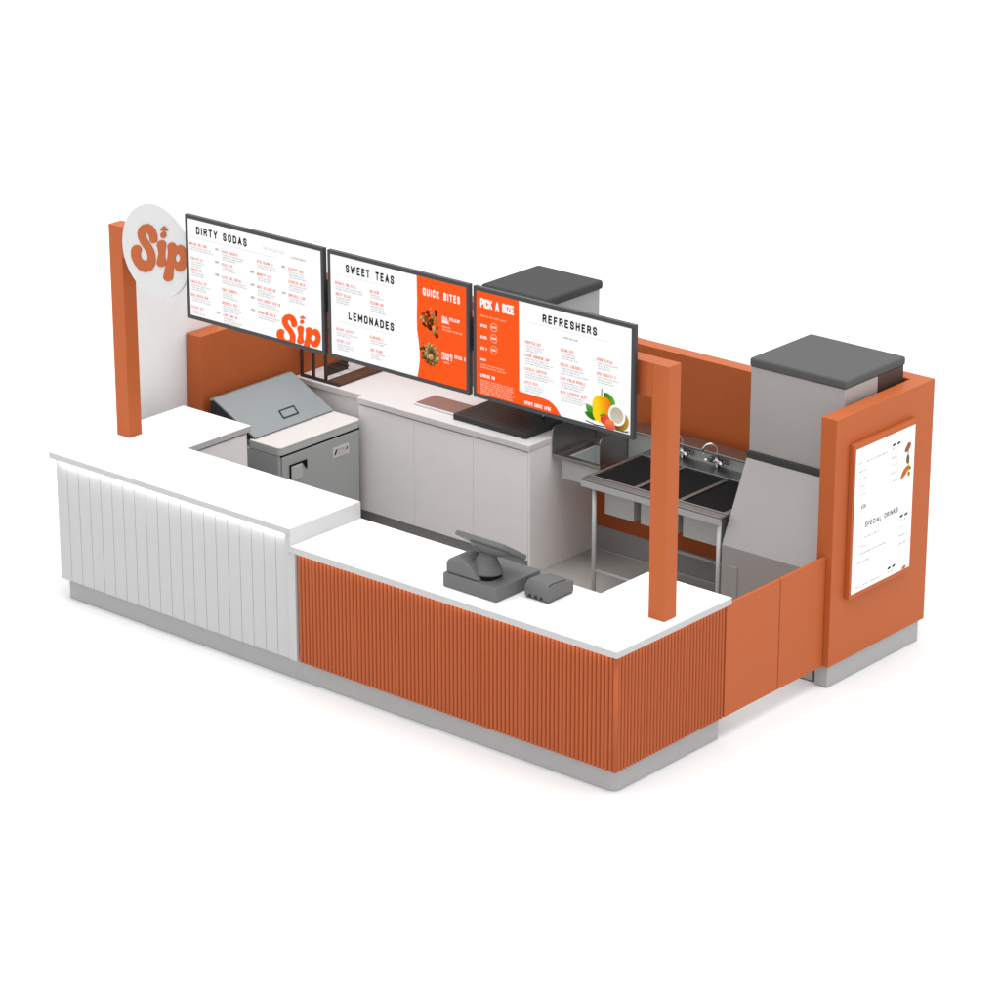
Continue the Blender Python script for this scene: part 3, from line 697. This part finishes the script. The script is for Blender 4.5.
for (a, c), (ba, bb) in zip(bowls, ((-1.80, -1.575), (-1.512, -1.238), (-1.178, -.90))):
    b = MB(); z0, z1 = .665, SZ - .0168; f0 = BY0 + .018
    b.box(ba - .004, bb + .004, f0 - .006, f0, z0, z1, .002); b.box(ba - .004, bb + .004, BY1, BY1 + .006, z0, z1, .002)
    b.box(ba - .004, ba, f0 + .0005, BY1 - .0005, z0, z1, 0); b.box(bb, bb + .004, f0 + .0005, BY1 - .0005, z0, z1, 0); b.box(ba + .0005, bb - .0005, f0 + .0005, BY1 - .0005, z0, z0 + .006, 0)
    bo = b.build('basin', M['steel_soft'], ts)
    MB().box(a + .001, c - .001, BY0 + .001, BY1 - .001, SZ - .016, SZ - .0128, 0).build('bowl_shade', M['gap'], bo)  # black sheet just below the opening, painted shade of the deep bowl
b = MB(); b.box(-2.1335, SX1, SY1 + .0005, SY1 + .012, SZ - .16, 1.0, .002); b.build('backsplash', M['steel_soft'], ts)
MB().box(-2.1335, SX1, 2.708, 2.86, 1.0005, 1.016, .003).build('ledge', M['steel'], ts)
for x in (-1.845, -.862):
    for y in (2.085, 2.69): MB().tube([(x, y, .007), (x, y, SZ - .013)], .0145, 14).build('leg', M['steel_soft'], ts)
for y in (2.085, 2.69): MB().tube([(-1.83, y, .285), (-.877, y, .285)], .010, 10).build('crossbar', M['steel_soft'], ts)
def faucet(x):
    y = 2.785; b = MB(); z = .945
    b.tube([(x - .055, y - .03, z), (x + .055, y - .03, z)], .016, 12)
    for s in (-1, 1):
        b.tube([(x + s * .055, y - .03, z), (x + s * .055, y + .004, z)], .019, 12)
        b.tube([(x + s * .055, y - .03, z), (x + s * .06, y - .075, z + .012)], [.014, .009], 10)
    b.tube([(x, y - .03, z - .05), (x, y - .03, z + .045)], .017, 12)
    arc = [(x, y - .03, z + .045), (x, y - .03, z + .085)] + [(x - .030 * (1 - math.cos(t)), y - .03 - .036 * (1 - math.cos(t)), z + .085 + .036 * math.sin(t)) for t in [k * PI / 8 for k in range(1, 9)]]
    arc.append((arc[-1][0], arc[-1][1], arc[-1][2] - .03)); b.tube(arc, .007, 12)
    return b.build('faucet', M['chrome'], ts)
faucet(-1.385); faucet(-1.665)

# ------------------------------------------------------------------ ice machine
im = thing('ice_machine', (-.48, 2.6, 0), 'tall pale ice machine with dark lid over a slanted bin', 'ice machine')
IX0, IX1 = -.828, -.118
MB().box(IX0, IX1, 2.306, 2.945, 1.812, 1.869, .014, seg=3).build('lid', M['lid'], im)
MB().box(IX0 + .008, IX1 - .008, 2.316, 2.66, 1.2705, 1.8115, .004).build('head', M['ice'], im)
MB().box(IX0 + .008, IX1 - .008, 2.661, 2.935, 1.2705, 1.8115, .003).build('rear_housing', M['brown'], im)
b = MB()
for k in range(9): b.box(IX1 - .0075, IX1 - .002, 2.33, 2.65, 1.34 + k * .036, 1.362 + k * .036, .001)
b.build('vent', M['lid2'], im)
MB().box(IX0 + .001, IX1 - .002, 2.300, 2.935, 1.2275, 1.27, .003).build('seam_band', M['lid2'], im)
MB().prism([(2.302, 1.227), (2.068, .722), (2.068, .007), (2.935, .007), (2.935, 1.227)], 'x', IX0, IX1, .006).build('bin', M['ice'], im)
MB().box(-.765, -.70, 2.0625, 2.0675, .30, .60, .002).build('latch_plate', M['ice'], im)

# ------------------------------------------------------------------ till
rg = thing('cash_register', (-1.18, .3, ZL), 'grey cash register with tilted touchscreen on a cash drawer', 'cash register')
DX0, DX1, DY0, DY1 = -1.382, -.975, .112, .51
MB().box(DX0, DX1, DY0, DY1, ZL + .001, ZL + .088, .006, seg=3).build('cash_drawer', M['pos'], rg)
b = MB(); pts = [(DY0 + .008, ZL + .0885), (DY0 + .008, ZL + .125)]
# rounded hump along the left rear of the drawer
hp = [(DX0 + .012, ZL + .0885)] + [(DX0 + .012 + .05 * (1 - math.cos(t)), ZL + .135 + .05 * math.sin(t)) for t in [k * PI / 12 for k in range(0, 7)]] + [(DX0 + .15, ZL + .185), (DX0 + .20, ZL + .165), (DX0 + .235, ZL + .12), (DX0 + .26, ZL + .0885)]
b.prism(hp, 'y', DY0 + .012, DY0 + .20, .012, seg=3)
b.build('printer_housing', M['pos'], rg)
def ring(cx, cy, z, rx, ry, n=24): return [(cx + rx * math.cos(2 * PI * k / n), cy + ry * math.sin(2 * PI * k / n), z) for k in range(n)]
nx, ny = DX0 + .215, DY0 + .13
b = MB(); b.loft([ring(nx, ny, ZL + .112, .112, .092), ring(nx, ny, ZL + .122, .110, .090), ring(nx + .002, ny + .004, ZL + .16, .084, .07), ring(nx + .006, ny + .01, ZL + .20, .058, .052), ring(nx + .01, ny + .02, ZL + .24, .046, .04)])
st = b.build('stand', M['pos'], rg)
b = MB(); b.prism(rrect(nx - .095, nx + .095, ny - .085, ny + .07, .05), 'z', ZL + .0887, ZL + .1115, 0); b.build('card_slot', M['gap'], st)
# screen, tipped back to face the clerk
b = MB(); b.prism(rrect(-.185, .185, -.13, .13, .022), 'z', -.015, .015, .007, seg=3)
b.loft([ring(0, 0, -.014, .145, .095), ring(0, 0, -.034, .12, .075), ring(0, .0, -.055, .06, .045)])
R = Matrix.Translation((nx + .015, ny + .03, ZL + .268)) @ Matrix.Rotation(math.radians(-32), 4, 'X')
bmesh.ops.transform(b.bm, matrix=R, verts=b.bm.verts[:]); sc = b.build('touchscreen', M['pos'], rg)
b = MB(); b.box(-.17, .17, -.115, .115, .0152, .0162, 0); bmesh.ops.transform(b.bm, matrix=R, verts=b.bm.verts[:]); b.build('glass', M['dark'], sc)
# receipt printer
rp = thing('receipt_printer', (-.83, .4, ZL), 'small grey receipt printer right of the cash register', 'printer')
RX0, RX1, RY0, RY1 = -.914, -.738, .292, .524
prof = [(RY0, ZL + .012), (RY0, ZL + .06)] + [(RY0 + .055 - .055 * math.cos(t), ZL + .06 + .045 * math.sin(t)) for t in [k * PI / 16 for k in range(1, 9)]] + [(RY0 + .14, ZL + .1), (RY1, ZL + .078), (RY1, ZL + .012)]
MB().prism(prof, 'x', RX0, RX1, .004).build('body', M['pos'], rp)
MB().box(RX0 + .006, RX1 - .004, RY0 + .008, RY1 - .006, ZL + .001, ZL + .0118, .001).build('base', M['pos_dark'], rp)
seam = [(RY0 + .02, ZL + .086)] + [(RY0 + .055 - .055 * math.cos(t), ZL + .0605 + .045 * math.sin(t)) for t in [k * PI / 16 for k in range(5, 9)]] + [(RY0 + .14, ZL + .1005), (RY0 + .17, ZL + .094)]
MB().tube([(RX1 - .012, y, z + .001) for y, z in seam], .003, 6).build('paper_slot', M['dark'], rp)
for x in (RX0 + .03, RX0 + .075, RX0 + .115): MB().box(x, x + .02, RY0 - .002, RY0 + .006, ZL + .014, ZL + .03, .001).build('connector', M['dark'], rp)

# ------------------------------------------------------------------ light
def led(name, c, length, axis, e, aim):     # the lit strips under the counter overhangs
    l = bpy.data.lights.new(name, 'AREA'); l.shape = 'RECTANGLE'; l.size = length; l.size_y = .006; l.energy = e; l.color = (1, .98, .95)
    o = bpy.data.objects.new(name, l); C.objects.link(o); o.location = c
    z = -Vector(aim).normalized(); x = Vector((1, 0, 0) if axis == 'x' else (0, 1, 0)); y = z.cross(x).normalized()
    o.rotation_euler = Matrix((x, y, z)).transposed().to_euler()
led('led_light', (-3.57, .012, ZH - .0452), 2.0, 'x', 1.8, (0, .35, -1))
led('led_light', (-1.26, .009, ZL - .0452), 2.4, 'x', .55, (0, .35, -1))
led('led_light', (-.008, .54, ZL - .0452), .98, 'y', .12, (-.35, 0, -1))
w = bpy.data.worlds.new('World'); bpy.context.scene.world = w; w.use_nodes = True
bg = w.node_tree.nodes['Background']; bg.inputs['Color'].default_value = (1, 1, 1, 1); bg.inputs['Strength'].default_value = 1.32
sun = bpy.data.lights.new('sun', 'SUN'); sun.energy = 1.9; sun.angle = math.radians(42)
so = bpy.data.objects.new('sun', sun); C.objects.link(so)
d = Vector((-.13, .06, -1)).normalized()          # direction the light travels
so.rotation_euler = d.to_track_quat('-Z', 'Y').to_euler(); so.location = (2, -2, 9)

# ------------------------------------------------------------------ camera
cam = bpy.data.cameras.new('camera'); cam.lens = 120.27; cam.sensor_width = 36; cam.clip_end = 300; cam.clip_start = .5
co = bpy.data.objects.new('camera', cam); C.objects.link(co)
co.location = (10.55046, -13.35769, 8.14746)
co.rotation_euler = (math.radians(90 - 20.46324), 0, math.radians(40.4813))
sc = bpy.context.scene; sc.camera = co
sc.view_settings.view_transform = 'Standard'; sc.view_settings.look = 'None'; sc.view_settings.exposure = 0; sc.view_settings.gamma = 1
sc.view_settings.use_curve_mapping = False
